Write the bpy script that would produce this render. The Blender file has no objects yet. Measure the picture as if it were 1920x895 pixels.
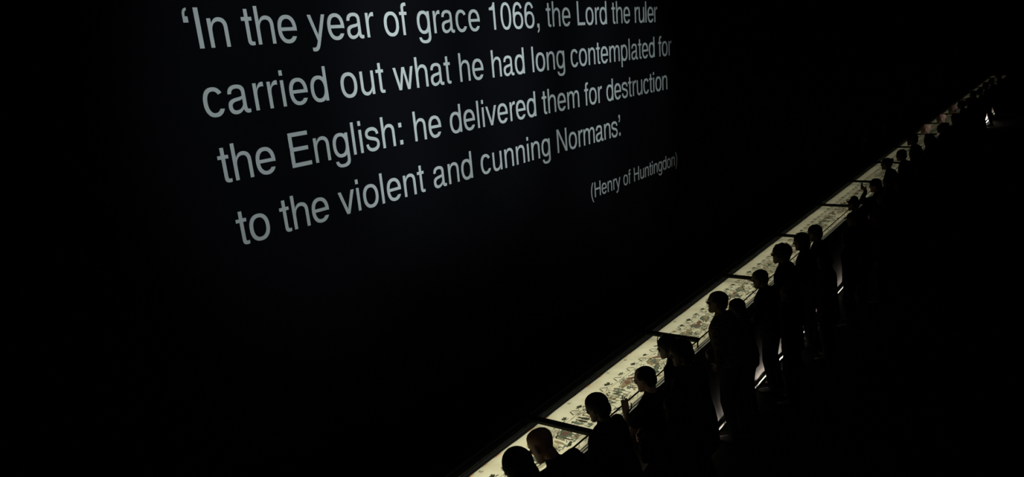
import bpy, bmesh, math, random
from mathutils import Vector, Matrix
from mathutils.geometry import tessellate_polygon

S = bpy.context.scene
COL = S.collection
R = math.radians

# ------------------------------------------------------------------ camera, world, lights, exposure
cam = bpy.data.cameras.new('camera')
cam.sensor_width = 36.0
cam.lens = 1468.61 / 1920 * 36.0
cam.shift_y = 102.5 / 1920
cam.clip_start = 0.05
cam.clip_end = 200
camo = bpy.data.objects.new('camera', cam)
COL.objects.link(camo)
FWD = Vector((0.75714, 0.580096, -0.300379)).normalized()
RGT = Vector((0.585234, -0.806642, -0.082647)).normalized()
UPV = RGT.cross(FWD).normalized()
M = Matrix((RGT, UPV, -FWD)).transposed().to_4x4()
M.translation = Vector((0, -5.0, 4.4))
camo.matrix_world = M
S.camera = camo

S.view_settings.view_transform = 'Standard'
S.view_settings.look = 'None'
S.view_settings.gamma = 1.0
S.view_settings.exposure = 0.0
S.view_settings.use_curve_mapping = False

wd = bpy.data.worlds.new('world')
S.world = wd
wd.use_nodes = True
wd.node_tree.nodes['Background'].inputs[0].default_value = (0.5, 0.6, 0.8, 1)
wd.node_tree.nodes['Background'].inputs[1].default_value = 0.0


def spot_lamp(name, loc, target, watts, size_deg, blend, color):
    l = bpy.data.lights.new(name, 'SPOT')
    l.energy = watts
    l.spot_size = R(size_deg)
    l.spot_blend = blend
    l.shadow_soft_size = 0.05
    l.color = color
    o = bpy.data.objects.new(name, l)
    COL.objects.link(o)
    o.location = loc
    o.rotation_euler = (Vector(target) - Vector(loc)).to_track_quat('-Z', 'Y').to_euler()
    return o


def area_lamp(name, loc, normal, along, sx, sy, watts, color, spread=180):
    l = bpy.data.lights.new(name, 'AREA')
    l.shape = 'RECTANGLE'
    l.size = sx
    l.size_y = sy
    l.energy = watts
    l.color = color
    l.spread = R(spread)
    o = bpy.data.objects.new(name, l)
    COL.objects.link(o)
    z = -Vector(normal).normalized()
    x = Vector(along).normalized()
    y = z.cross(x)
    m = Matrix((x, y, z)).transposed().to_4x4()
    m.translation = Vector(loc)
    o.matrix_world = m
    return o


EM = 0.3686                      # size of the wall lettering, metres per em
TX0 = 8.5614 * EM                # start of the first line on the wall
TZ0 = 4.4 + 0.42397 * EM         # baseline of the first line
SPOTCOL = (0.86, 1.0, 1.0)
for (ex, ez, wt, sz) in ((3.0, -0.90, 560, 36), (7.6, -0.75, 760, 35), (12.4, -1.45, 420, 34), (16.7, -2.4, 360, 32)):
    tx, tz = TX0 + ex * EM, TZ0 + ez * EM
    spot_lamp('wall_spotlight', (tx, -5.2, 7.0), (tx, 0, tz), wt, sz, 0.75, SPOTCOL)

# ------------------------------------------------------------------ the table's own frame (u along, w from far edge towards visitors)
TA = 0.0155
CU, SU = math.cos(TA), math.sin(TA)


def T(u, w, z):
    """point at the table: x = u along the room, w metres nearer to the visitors than the cloth's far edge"""
    y = 3.965 + TA * (u - 5.34) - 5.0
    return Vector((u + w * SU, y - w * CU, z))


U0, U1 = 2.89, 46.99
BAY = 2.45
NB = int(round((U1 - U0) / BAY))
CLOTH_Z = 0.970
LID_Z = 1.045
BARS = [U0 + BAY * i for i in range(NB + 1)]


def bay_gain(u):
    # the case lamps get weaker down the gallery
    t = max(0.0, u - 5.0)
    return 1.0 / (1.0 + 0.075 * t + 0.0110 * t * t)


for i in range(NB):
    um = (BARS[i] + BARS[i + 1]) / 2
    c = T(um, 0.285, 1.032)
    area_lamp('case_lamp', c + Vector((0, -0.01, 0)), (0, 0, -1), (CU, SU, 0), BAY - 0.04, 0.62, 5.5 * bay_gain(um), (1.0, 0.975, 0.76))
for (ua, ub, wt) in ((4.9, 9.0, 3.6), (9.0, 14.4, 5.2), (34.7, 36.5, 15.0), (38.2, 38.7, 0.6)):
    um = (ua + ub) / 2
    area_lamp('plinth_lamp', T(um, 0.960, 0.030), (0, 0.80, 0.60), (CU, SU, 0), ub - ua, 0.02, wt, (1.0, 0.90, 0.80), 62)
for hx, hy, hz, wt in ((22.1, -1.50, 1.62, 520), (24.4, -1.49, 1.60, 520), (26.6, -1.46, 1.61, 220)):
    spot_lamp('visitor_fill_spot', (hx - 2.0, -8.2, 3.8), (hx, hy, hz), wt, 3.6, 0.9, (1.0, 0.9, 0.8))  # added narrow beams, one per bald head, brightening the heads alone
spot_lamp('visitor_fill_spot', (1.5, -9.0, 7.8), (6.0, -1.9, 1.3), 55, 30, 0.9, (0.9, 0.95, 1.0))  # added weak fill standing in for dim ambient light on the near visitors

# ------------------------------------------------------------------ materials
MATS = {}


def mat(name, col, rough=0.8, metal=0.0, spec=0.3, noise=None, bump=None):
    if name in MATS:
        return MATS[name]
    m = bpy.data.materials.new(name)
    m.use_nodes = True
    nt = m.node_tree
    b = nt.nodes['Principled BSDF']
    b.inputs['Base Color'].default_value = (*col, 1)
    b.inputs['Roughness'].default_value = rough
    b.inputs['Metallic'].default_value = metal
    b.inputs['Specular IOR Level'].default_value = spec
    tc = nt.nodes.new('ShaderNodeTexCoord')
    if noise:
        sc, amt = noise
        n = nt.nodes.new('ShaderNodeTexNoise')
        n.inputs['Scale'].default_value = sc
        n.inputs['Detail'].default_value = 5
        nt.links.new(tc.outputs['Object'], n.inputs['Vector'])
        mx = nt.nodes.new('ShaderNodeMix')
        mx.data_type = 'RGBA'
        mx.inputs[6].default_value = (*[c * (1 - amt) for c in col], 1)
        mx.inputs[7].default_value = (*[min(1, c * (1 + amt)) for c in col], 1)
        nt.links.new(n.outputs['Fac'], mx.inputs[0])
        nt.links.new(mx.outputs[2], b.inputs['Base Color'])
    if bump:
        sc, st = bump
        n2 = nt.nodes.new('ShaderNodeTexNoise')
        n2.inputs['Scale'].default_value = sc
        nt.links.new(tc.outputs['Object'], n2.inputs['Vector'])
        bp = nt.nodes.new('ShaderNodeBump')
        bp.inputs['Strength'].default_value = st
        bp.inputs['Distance'].default_value = 0.01
        nt.links.new(n2.outputs['Fac'], bp.inputs['Height'])
        nt.links.new(bp.outputs['Normal'], b.inputs['Normal'])
    MATS[name] = m
    return m


def glass_mat():
    m = bpy.data.materials.new('case_glass')
    m.use_nodes = True
    nt = m.node_tree
    nt.nodes.clear()
    o = nt.nodes.new('ShaderNodeOutputMaterial')
    mix = nt.nodes.new('ShaderNodeMixShader')
    tr = nt.nodes.new('ShaderNodeBsdfTransparent')
    gl = nt.nodes.new('ShaderNodeBsdfGlossy')
    lw = nt.nodes.new('ShaderNodeLayerWeight')
    pw = nt.nodes.new('ShaderNodeMath')
    pw.operation = 'POWER'
    pw.inputs[1].default_value = 4.5
    fr = nt.nodes.new('ShaderNodeMath')
    fr.operation = 'MULTIPLY_ADD'
    fr.inputs[1].default_value = 0.35
    fr.inputs[2].default_value = 0.015
    nt.links.new(lw.outputs['Facing'], pw.inputs[0])
    nt.links.new(pw.outputs[0], fr.inputs[0])
    gl.inputs['Roughness'].default_value = 0.02
    tr.inputs['Color'].default_value = (0.985, 0.99, 0.985, 1)
    nt.links.new(fr.outputs[0], mix.inputs[0])
    nt.links.new(tr.outputs[0], mix.inputs[1])
    nt.links.new(gl.outputs[0], mix.inputs[2])
    nt.links.new(mix.outputs[0], o.inputs[0])
    return m


M_WALL = mat('black_wall_paint', (0.0034, 0.0035, 0.0050), 0.95, spec=0.05, bump=(60, 0.15))
M_FLOOR = mat('dark_carpet_tile', (0.008, 0.008, 0.008), 0.85, spec=0.08, noise=(3, 0.4))
M_CEIL = mat('black_ceiling', (0.006, 0.006, 0.007), 0.95, spec=0.05)
M_TEXT = mat('pale_lettering_paint', (0.60, 0.62, 0.63), 0.9, spec=0.1, noise=(14, 0.05))
M_CASE = mat('matt_black_metal', (0.004, 0.004, 0.0045), 0.6, spec=0.15)
M_SHELF = mat('charcoal_shelf', (0.006, 0.0063, 0.0072), 0.75, spec=0.12, noise=(5, 0.5))
M_WHITE = mat('white_mount_board', (0.66, 0.66, 0.58), 0.8, spec=0.1)
M_PANEL = mat('pale_grey_panel', (0.50, 0.47, 0.44), 0.55, spec=0.3, noise=(2.2, 0.25))
M_TRIM = mat('pale_trim', (0.34, 0.33, 0.31), 0.6)
M_GLASS = glass_mat()


def linen_mat():
    m = bpy.data.materials.new('aged_linen')
    m.use_nodes = True
    nt = m.node_tree
    b = nt.nodes['Principled BSDF']
    b.inputs['Roughness'].default_value = 0.95
    b.inputs['Specular IOR Level'].default_value = 0.05
    tc = nt.nodes.new('ShaderNodeTexCoord')
    n = nt.nodes.new('ShaderNodeTexNoise')
    n.inputs['Scale'].default_value = 4.5
    n.inputs['Detail'].default_value = 6
    nt.links.new(tc.outputs['Object'], n.inputs['Vector'])
    cr = nt.nodes.new('ShaderNodeValToRGB')
    cr.color_ramp.elements[0].position = 0.32
    cr.color_ramp.elements[0].color = (0.56, 0.52, 0.38, 1)
    cr.color_ramp.elements[1].position = 0.62
    cr.color_ramp.elements[1].color = (0.67, 0.64, 0.50, 1)
    nt.links.new(n.outputs['Fac'], cr.inputs[0])
    nt.links.new(cr.outputs[0], b.inputs['Base Color'])
    w = nt.nodes.new('ShaderNodeTexNoise')
    w.inputs['Scale'].default_value = 25
    nt.links.new(tc.outputs['Object'], w.inputs['Vector'])
    bp = nt.nodes.new('ShaderNodeBump')
    bp.inputs['Strength'].default_value = 0.25
    bp.inputs['Distance'].default_value = 0.006
    nt.links.new(w.outputs['Fac'], bp.inputs['Height'])
    nt.links.new(bp.outputs['Normal'], b.inputs['Normal'])
    return m


M_LINEN = linen_mat()
THREADS = [mat('thread_black', (0.035, 0.036, 0.024), 0.9, spec=0.05),
           mat('thread_grey_green', (0.115, 0.135, 0.10), 0.9, spec=0.05),
           mat('thread_russet', (0.165, 0.09, 0.065), 0.9, spec=0.05),
           mat('thread_tan', (0.25, 0.205, 0.12), 0.9, spec=0.05),
           mat('thread_sage', (0.36, 0.34, 0.22), 0.9, spec=0.05),
           mat('thread_rust_stain', (0.55, 0.25, 0.10), 0.9, spec=0.05)]

# ------------------------------------------------------------------ object helpers


def link(o, parent=None):
    COL.objects.link(o)
    if parent is not None:
        o.parent = parent
    return o


def empty(name, loc, rz=0.0):
    o = bpy.data.objects.new(name, None)
    o.empty_display_size = 0.1
    o.location = loc
    o.rotation_euler = (0, 0, rz)
    return link(o)


def tag(o, label=None, cat=None, group=None, kind=None):
    if label:
        o['label'] = label
    if cat:
        o['category'] = cat
    if group:
        o['group'] = group
    if kind:
        o['kind'] = kind
    return o


class MB:
    """collects verts and faces of one mesh"""

    def __init__(self):
        self.v, self.f, self.mi = [], [], []

    def add(self, vs, fs, mi=0):
        k = len(self.v)
        self.v += [tuple(p) for p in vs]
        self.f += [tuple(i + k for i in f) for f in fs]
        self.mi += [mi] * len(fs)

    def prism(self, quad_a, quad_b):
        """box between two matching 4-corner loops"""
        vs = list(quad_a) + list(quad_b)
        self.add(vs, [(3, 2, 1, 0), (4, 5, 6, 7), (0, 1, 5, 4), (1, 2, 6, 5), (2, 3, 7, 6), (3, 0, 4, 7)])

    def tbox(self, u0, u1, w0, w1, z0, z1):
        """box in the table's frame"""
        a = [T(u0, w0, z0), T(u0, w1, z0), T(u0, w1, z1), T(u0, w0, z1)]
        b = [T(u1, w0, z0), T(u1, w1, z0), T(u1, w1, z1), T(u1, w0, z1)]
        self.prism(a, b)

    def box(self, x0, x1, y0, y1, z0, z1):
        a = [(x0, y0, z0), (x0, y1, z0), (x0, y1, z1), (x0, y0, z1)]
        b = [(x1, y0, z0), (x1, y1, z0), (x1, y1, z1), (x1, y0, z1)]
        self.prism(a, b)

    def rings(self, loops):
        """skin closed loops of equal length, caps both ends"""
        n = len(loops[0])
        vs = [p for l in loops for p in l]
        fs = []
        for i in range(len(loops) - 1):
            for j in range(n):
                a, b = i * n + j, i * n + (j + 1) % n
                fs.append((a, b, b + n, a + n))
        fs.append(tuple(range(n - 1, -1, -1)))
        fs.append(tuple((len(loops) - 1) * n + j for j in range(n)))
        self.add(vs, fs)

    def capsule(self, p0, p1, r0, r1, n=12, cap=3):
        p0, p1 = Vector(p0), Vector(p1)
        d = p1 - p0
        L = d.length
        d = d / L if L > 1e-9 else Vector((0, 0, 1))
        x = d.orthogonal().normalized()
        y = d.cross(x)
        loops = []

        def ring(c, r):
            return [c + x * (r * math.cos(2 * math.pi * j / n)) + y * (r * math.sin(2 * math.pi * j / n)) for j in range(n)]
        for k in range(cap):
            a = math.pi / 2 * (1 - (k + 0.35) / cap)
            loops.append(ring(p0 - d * (r0 * math.sin(a)), r0 * math.cos(a)))
        loops.append(ring(p0, r0))
        loops.append(ring(p1, r1))
        for k in range(cap - 1, -1, -1):
            a = math.pi / 2 * (1 - (k + 0.35) / cap)
            loops.append(ring(p1 + d * (r1 * math.sin(a)), r1 * math.cos(a)))
        self.rings(loops)

    def ellipsoid(self, c, r, rot=None, n=16, m=10):
        c = Vector(c)
        loops = []
        for i in range(m):
            a = -math.pi / 2 + math.pi * (i + 0.25) / (m - 0.5)
            loops.append([(math.cos(a) * math.cos(2 * math.pi * j / n) * r[0], math.cos(a) * math.sin(2 * math.pi * j / n) * r[1], math.sin(a) * r[2]) for j in range(n)])
        out = []
        for l in loops:
            q = [Vector(p) for p in l]
            if rot is not None:
                q = [rot @ p for p in q]
            out.append([c + p for p in q])
        self.rings(out)

    def xform(self, fn):
        self.v = [tuple(fn(Vector(p))) for p in self.v]

    def mesh(self, name, mats):
        me = bpy.data.meshes.new(name)
        me.from_pydata(self.v, [], self.f)
        if not isinstance(mats, (list, tuple)):
            mats = [mats]
        for m in mats:
            me.materials.append(m)
        if len(mats) > 1:
            me.polygons.foreach_set('material_index', self.mi)
        me.update()
        return me

    def build(self, name, mats, parent=None, bevel=0.0, smooth=False):
        me = self.mesh(name, mats)
        bm = bmesh.new()
        bm.from_mesh(me)
        bmesh.ops.recalc_face_normals(bm, faces=bm.faces)
        bm.to_mesh(me)
        bm.free()
        if smooth:
            me.polygons.foreach_set('use_smooth', [True] * len(me.polygons))
        o = link(bpy.data.objects.new(name, me), parent)
        if bevel:
            b = o.modifiers.new('bevel', 'BEVEL')
            b.width = bevel
            b.segments = 2
            b.limit_method = 'ANGLE'
        return o


def organic(mb, name, material, parent, voxel, smooth=3):
    """fuse overlapping closed shapes into one continuous smooth surface"""
    me = mb.mesh(name + '_raw', material)
    bm = bmesh.new()
    bm.from_mesh(me)
    bmesh.ops.recalc_face_normals(bm, faces=bm.faces)
    bm.to_mesh(me)
    bm.free()
    o = bpy.data.objects.new(name + '_raw', me)
    COL.objects.link(o)
    r = o.modifiers.new('r', 'REMESH')
    r.mode = 'VOXEL'
    r.voxel_size = voxel
    r.use_smooth_shade = True
    if smooth:
        s = o.modifiers.new('s', 'SMOOTH')
        s.iterations = smooth
        s.factor = 0.5
    dg = bpy.context.evaluated_depsgraph_get()
    new = bpy.data.meshes.new_from_object(o.evaluated_get(dg))
    new.name = name
    bpy.data.objects.remove(o)
    bpy.data.meshes.remove(me)
    new.materials.clear()
    new.materials.append(material)
    return link(bpy.data.objects.new(name, new), parent)


# ------------------------------------------------------------------ setting
def struct(name, x0, x1, y0, y1, z0, z1, m):
    b = MB()
    b.box(x0, x1, y0, y1, z0, z1)
    return tag(b.build(name, m), kind='structure')


XA, XB, YA, YB, ZT = -12.0, 62.0, -11.0, 0.0, 9.0
struct('floor', XA, XB, YA, YB, -0.2, 0.0, M_FLOOR)
struct('ceiling', XA, XB, YA, YB, ZT, ZT + 0.2, M_CEIL)
struct('wall_back', XA, XB, YB, YB + 0.3, -0.2, ZT + 0.2, M_WALL)
struct('wall_front', XA, XB, YA - 0.3, YA, -0.2, ZT + 0.2, M_WALL)
struct('wall_left', XA - 0.3, XA, YA - 0.3, YB + 0.3, -0.2, ZT + 0.2, M_WALL)
struct('wall_right', XB, XB + 0.3, YA - 0.3, YB + 0.3, -0.2, ZT + 0.2, M_WALL)

# ------------------------------------------------------------------ display case
case = empty('display_case', T(U0, 0.3, 0))
tag(case, 'long black-framed glass display case running the length of the dark gallery', 'display case')


def case_part(b, name, m, bevel=0.0, parent=case):
    off = case.location.copy()
    b.xform(lambda p: p - off)
    return b.build(name, m, parent, bevel)


b = MB()                                   # the flat bed the cloth lies on, white to its edge
b.tbox(U0, U1, -0.02, 0.608, 0.925, 0.966)
case_part(b, 'mount_board', M_WHITE, 0.004)
b = MB()                                   # white lip in two thin steps under the rail
b.tbox(U0, U1, 0.609, 0.622, 0.935, 0.960)
b.tbox(U0, U1, 0.623, 0.645, 0.925, 0.948)
case_part(b, 'front_lip', M_WHITE, 0.003)
b = MB()                                   # sloping front panel down to the plinth
a = [T(U0, 0.60, 0.925), T(U0, 0.575, 0.925), T(U0, 0.86, 0.10), T(U0, 0.885, 0.10)]
c = [T(U1, 0.60, 0.925), T(U1, 0.575, 0.925), T(U1, 0.86, 0.10), T(U1, 0.885, 0.10)]
b.prism(a, c)
case_part(b, 'front_panel', M_PANEL)
b = MB()
b.tbox(U0, U1, 0.0, 0.905, 0.0, 0.085)
case_part(b, 'plinth', M_CASE, 0.004)
for wv, zv in ((0.893, 0.094), (0.914, 0.060), (0.914, 0.078)):
    b = MB()
    b.tbox(U0, U1, wv - 0.008, wv + 0.004, zv - 0.0045, zv + 0.0045)
    case_part(b, 'plinth_trim', M_TRIM, 0.002)
b = MB()                                   # body behind the panel
b.tbox(U0, U1, -0.02, 0.55, 0.085, 0.925)
case_part(b, 'carcass', M_CASE)
b = MB()                                   # back shelf behind the far frame with a low ridge
b.tbox(U0, U1, -0.27, -0.02, 0.90, 1.00)
b.tbox(U0, U1, -0.16, -0.13, 1.00, 1.025)
b.tbox(U0, U1, -0.30, -0.27, 0.0, 1.02)
case_part(b, 'back_shelf', M_SHELF, 0.004)
b = MB()
b.tbox(U0, U1, -0.030, -0.002, 0.925, 0.9745)
case_part(b, 'far_frame', M_CASE, 0.003)
b = MB()
b.tbox(U0, U1, 0.603, 0.616, 1.040, 1.054)
case_part(b, 'front_rail', M_CASE, 0.004)
for i, u in enumerate(BARS):
    b = MB()
    b.tbox(u - 0.040, u + 0.040, -0.27, 0.622, 1.036, 1.070)
    case_part(b, 'crossbar', M_CASE, 0.004)
    if i < NB:
        b = MB()
        b.tbox(u + 0.041, BARS[i + 1] - 0.041, 0.004, 0.598, 1.038, 1.044)
        case_part(b, 'glass_pane', M_GLASS)
    b = MB()                               # short posts that carry rail and bars
    b.tbox(u - 0.008, u + 0.008, 0.603, 0.616, 0.955, 1.036)
    case_part(b, 'rail_post', M_CASE)
    b = MB()                               # and back posts on the shelf
    b.tbox(u - 0.010, u + 0.010, -0.12, -0.10, 1.00, 1.036)
    case_part(b, 'back_post', M_CASE)

# ------------------------------------------------------------------ embroidered cloth (plain generic motifs)
CZ0 = CLOTH_Z - 0.003
b = MB()
N = 360
rnd = random.Random(5)
prof = []
for i in range(N + 1):
    u = U0 + (U1 - U0) * i / N
    prof.append((u, 0.004 * math.sin(u * 5.1) + 0.003 * math.sin(u * 13.7)))
vs, fs = [], []
for (u, e) in prof:
    for (w, z) in ((-0.0 + e, CZ0), (-0.0 + e, CLOTH_Z), (0.28, CLOTH_Z), (0.603 + e * 0.4, CLOTH_Z), (0.603 + e * 0.4, CZ0), (0.28, CZ0)):
        vs.append(T(u, w, z))
for i in range(N):
    for j in range(6):
        k = i * 6
        fs.append((k + j, k + (j + 1) % 6, k + 6 + (j + 1) % 6, k + 6 + j))
fs.append(tuple(range(5, -1, -1)))
fs.append(tuple(N * 6 + j for j in range(6)))
b.add(vs, fs)
cloth_origin = T(U0, 0.28, CLOTH_Z)
b.xform(lambda p: p - cloth_origin)
cloth = b.build('embroidered_cloth', M_LINEN)
cloth.location = cloth_origin
tag(cloth, 'long pale linen embroidered cloth lying lit inside the display case', 'tapestry')


class Stitch:
    def __init__(self):
        self.mb = MB()
        self.k = 0

    def P(self, u, w):
        return T(u, w, CLOTH_Z + 0.0006 + 0.00004 * (self.k % 30)) - cloth_origin

    def poly(self, pts, mi):
        self.k += 1
        self.mb.add([self.P(u, w) for u, w in pts], [tuple(range(len(pts)))], mi)

    def line(self, pts, wd, mi):
        self.k += 1
        L, Rr = [], []
        for i, p in enumerate(pts):
            a = pts[max(0, i - 1)]
            c = pts[min(len(pts) - 1, i + 1)]
            dx, dy = c[0] - a[0], c[1] - a[1]
            l = math.hypot(dx, dy) or 1
            nx, ny = -dy / l * wd / 2, dx / l * wd / 2
            L.append(self.P(p[0] + nx, p[1] + ny))
            Rr.append(self.P(p[0] - nx, p[1] - ny))
        n = len(pts)
        self.mb.add(L + Rr, [(i, i + 1, n + i + 1, n + i) for i in range(n - 1)], mi)

    def blob(self, u, w, ru, rw, mi, rough=0.22, n=18, rot=0.0):
        ph = [rnd.uniform(0, 6.28) for _ in range(3)]
        pts = []
        for j in range(n):
            a = 2 * math.pi * j / n
            r = 1 + rough * (0.6 * math.sin(2 * a + ph[0]) + 0.5 * math.sin(3 * a + ph[1]) + 0.35 * math.sin(5 * a + ph[2]))
            x, y = ru * r * math.cos(a), rw * r * math.sin(a)
            pts.append((u + x * math.cos(rot) - y * math.sin(rot), w + x * math.sin(rot) + y * math.cos(rot)))
        self.k += 1
        c = self.P(u, w)
        V = [self.P(*p) for p in pts]
        self.mb.add([c] + V, [(0, 1 + j, 1 + (j + 1) % n) for j in range(n)], mi)

    def tuft(self, u, w, s, mi):
        for a in range(-2, 3):
            an = a * 0.62 + rnd.uniform(-.15, .15)
            l = s * rnd.uniform(.7, 1.1)
            self.blob(u + math.sin(an) * l * 0.6, w - math.cos(an) * l * 0.45, s * .20, l * .48, mi, 0.15, 10, an)
        self.blob(u, w, s * .38, s * .3, mi, 0.2, 10)
        self.line([(u, w), (u + s * .3, w + s * .5), (u + s * .8, w + s * .45)], s * .14, mi)

    def digits(self, u, w, h, txt, mi):
        seg = {'0': [[(0, 0), (.5, 0), (.5, 1), (0, 1), (0, 0)]], '1': [[(.25, 0), (.25, 1)]], '2': [[(0, 0.1), (.5, 0), (.5, .45), (0, 1), (.5, 1)]],
               '3': [[(0, 0), (.5, 0), (.15, .45), (.5, .6), (.45, 1), (0, 1)]], '4': [[(.4, 1), (.4, 0), (0, .65), (.55, .65)]], '5': [[(.5, 0), (.05, 0), (.05, .42), (.45, .45), (.5, .8), (.35, 1), (0, 1)]],
               '6': [[(.45, 0), (.05, .5), (.05, 1), (.5, 1), (.5, .55), (.05, .55)]], '7': [[(0, 0), (.5, 0), (.2, 1)]], '8': [[(.25, .45), (0, .25), (.25, 0), (.5, .25), (.25, .45), (0, .75), (.25, 1), (.5, .75), (.25, .45)]],
               '9': [[(.5, .45), (.05, .45), (.05, 0), (.5, 0), (.5, .5), (.2, 1)]], '.': [[(.1, .85), (.1, 1)]]}
        x = u
        for ch in txt:
            for s in seg[ch]:
                self.line([(x + p[0] * h * .8, w + p[1] * h) for p in s], h * .17, mi)
            x += h * (0.28 if ch == '.' else (0.45 if ch == '1' else 0.62))


st = Stitch()
u = U0 + 0.1
k = 0
while u < U1 - 0.3:
    far = u > 18
    # border of chevrons and leaf tufts near the far edge
    step = 0.29 if u < 7.7 else 0.22
    ap, lg = 0.150 + 0.008 * math.sin(u * 3), 0.066
    st.line([(u + 0.15 + .004, ap), (u + 0.15 - 0.042, ap + lg)], 0.0110, 0)
    st.line([(u + 0.175, ap), (u + 0.175 + 0.040, ap + lg * .95)], 0.012, 0 if k % 3 else 1)
    if u > 7.7:
        st.line([(u + 0.10, ap + lg), (u + 0.085, ap + .01)], 0.012, 1)
    st.tuft(u + 0.0, 0.178, 0.047 * rnd.uniform(.8, 1.15), (0, 1, 0, 3 if u > 7.7 else 1, 2 if u > 9 else 0)[k % 5])
    for _ in range(9):
        a, w = u + rnd.uniform(.0, .27), rnd.uniform(.185, .265)
        st.line([(a, w), (a + rnd.uniform(-.03, .03), w + rnd.uniform(-.02, .02)), (a + rnd.uniform(-.04, .05), w + rnd.uniform(-.02, .02))], rnd.choice((.004, .005, .006)), rnd.choice((0, 1, 1, 3)))
    # small marks between border and scenes
    for _ in range(3):
        a = u + rnd.uniform(0, .28)
        w = rnd.uniform(.25, .30)
        st.line([(a, w), (a + rnd.uniform(.01, .04), w + rnd.uniform(-.02, .02)), (a + rnd.uniform(.03, .06), w + rnd.uniform(-.01, .01))], 0.008, rnd.choice((0, 1, 1)))
    # lower border
    st.line([(u + .0, .565), (u + .07, .545), (u + .15, .58), (u + .22, .55)], 0.007, rnd.choice((1, 3)))
    st.blob(u + rnd.uniform(.05, .2), rnd.uniform(.55, .58), .035, .014, rnd.choice((3, 4, 1)), .3, 12)
    u += step
    k += 1
st.line([(U0 + .05 + i * .2, 0.528 + 0.003 * math.sin(i)) for i in range(int((U1 - U0) / .2) - 1)], 0.006, 1)
st.line([(U0 + .05 + i * .2, 0.236 + 0.003 * math.sin(i * 1.7)) for i in range(int((U1 - U0) / .2) - 1)], 0.0035, 3)
u = U0 + 0.2
while u < U1 - 0.6:
    # scenes: loose clusters of stitched patches, ground lines, stems and curls
    kind = rnd.random()
    if kind < 0.5:
        a1, a2 = rnd.choice(((1, 2), (3, 1), (1, 3), (4, 1), (3, 2)))
        st.blob(u + .08, .335, .095, .050, a1, .3, 24, rnd.uniform(-.5, .5))
        st.blob(u + .10, .330, .055, .028, a2, .3, 18, rnd.uniform(-.5, .5))
        st.blob(u + .21, .320, .050, .032, rnd.choice((2, 4, 1, 3)), .3, 18, rnd.uniform(-.5, .5))
        st.line([(u + .02, .30), (u + .05, .275), (u + .11, .272), (u + .17, .285)], .008, 0)
        for q in range(4):
            st.line([(u + .02 + q * .05, .37), (u + .01 + q * .05, .42), (u + .03 + q * .05, .455)], .016, rnd.choice((1, 3, 0, 1)))
    elif kind < 0.75:
        st.line([(u, .42), (u + .08, .45), (u + .2, .455), (u + .3, .43)], .040, rnd.choice((3, 1, 4)))
        st.line([(u, .40), (u + .08, .425), (u + .2, .43), (u + .3, .405)], .009, 0)
        st.line([(u + .15, .41), (u + .15, .29)], .011, 0)
        st.blob(u + .19, .345, .035, .055, rnd.choice((3, 1, 2)), .25)
        st.line([(u + .0, .34), (u + .06, .32), (u + .12, .335)], .012, 1)
    else:
        for q in range(5):
            a = u + q * .055
            st.blob(a, .355 + rnd.uniform(-.02, .02), .022, .058, rnd.choice((0, 1, 1, 2, 3, 4)), .2, 14)
            st.blob(a, .288 + rnd.uniform(-.015, .015), .013, .013, rnd.choice((3, 2, 0)), .15, 10)
            st.line([(a - .01, .41), (a - .012, .46)], .010, rnd.choice((0, 1)))
    for q in range(20):
        a, w = u + rnd.uniform(-.02, .34), rnd.uniform(.265, .515)
        st.line([(a, w), (a + rnd.uniform(-.03, .05), w + rnd.uniform(-.04, .04)), (a + rnd.uniform(.02, .09), w + rnd.uniform(-.03, .03))], rnd.choice((.006, .009, .012)), rnd.choice((0, 0, 0, 1, 1, 3)))
    for q in range(4):
        a, w = u + rnd.uniform(0, .3), rnd.uniform(.38, .515)
        st.blob(a, w, rnd.uniform(.015, .045), rnd.uniform(.010, .026), rnd.choice((0, 1, 1, 3, 3, 4)), .3, 14, rnd.uniform(-.4, .4))
    u += rnd.uniform(.27, .34)
emb = st.mb.build('embroidery', THREADS, cloth)
tag(emb, 'stitched chevrons, leaf tufts and small figures in dark, russet and tan thread')
st2 = Stitch()
num = 15
for u in (4.44, 5.89, 6.71, 7.10, 8.44, 10.58, 12.6, 14.1, 15.9, 17.4, 19.2, 21.0):
    st2.digits(u, 0.020, 0.032, '%d.' % num, 0 if num == 15 else 1)
    num += 1
num_o = st2.mb.build('stitched_numbers', THREADS, cloth)
tag(num_o, 'row of small stitched numbers along the far edge')
st3 = Stitch()
for u in (4.36, 4.56, 4.75, 5.28, 5.55, 6.35, 6.62, 7.20, 7.32, 8.9, 9.6, 11.4):
    st3.blob(u, 0.006, rnd.uniform(.03, .06), .006, 5, .3, 12)
for o_ in (st3,):
    stn = o_.mb.build('rust_stains', THREADS, cloth)
    tag(stn, 'small orange rust stains along the far edge')

# ------------------------------------------------------------------ wall lettering
def bez(p0, p1, p2, p3, n=8):
    out = []
    for i in range(1, n + 1):
        t = i / n
        a, b_, c_, d = (1 - t) ** 3, 3 * t * (1 - t) ** 2, 3 * t * t * (1 - t), t ** 3
        out.append((a * p0[0] + b_ * p1[0] + c_ * p2[0] + d * p3[0], a * p0[1] + b_ * p1[1] + c_ * p2[1] + d * p3[1]))
    return out


def path(*cmds):
    """each item: a point (line) or a triple of points (cubic)"""
    pts = [cmds[0]]
    for c_ in cmds[1:]:
        if isinstance(c_[0], tuple):
            pts += bez(pts[-1], *c_)
        else:
            pts.append(c_)
    return ('poly', pts)


def rect(x0, y0, x1, y1):
    return ('poly', [(x0, y0), (x1, y0), (x1, y1), (x0, y1)])


def sup(cx, cy, rx, ry, t, e=2.28):
    c_, s = math.cos(t), math.sin(t)
    return (cx + rx * math.copysign(abs(c_) ** (2 / e), c_), cy + ry * math.copysign(abs(s) ** (2 / e), s))


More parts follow.
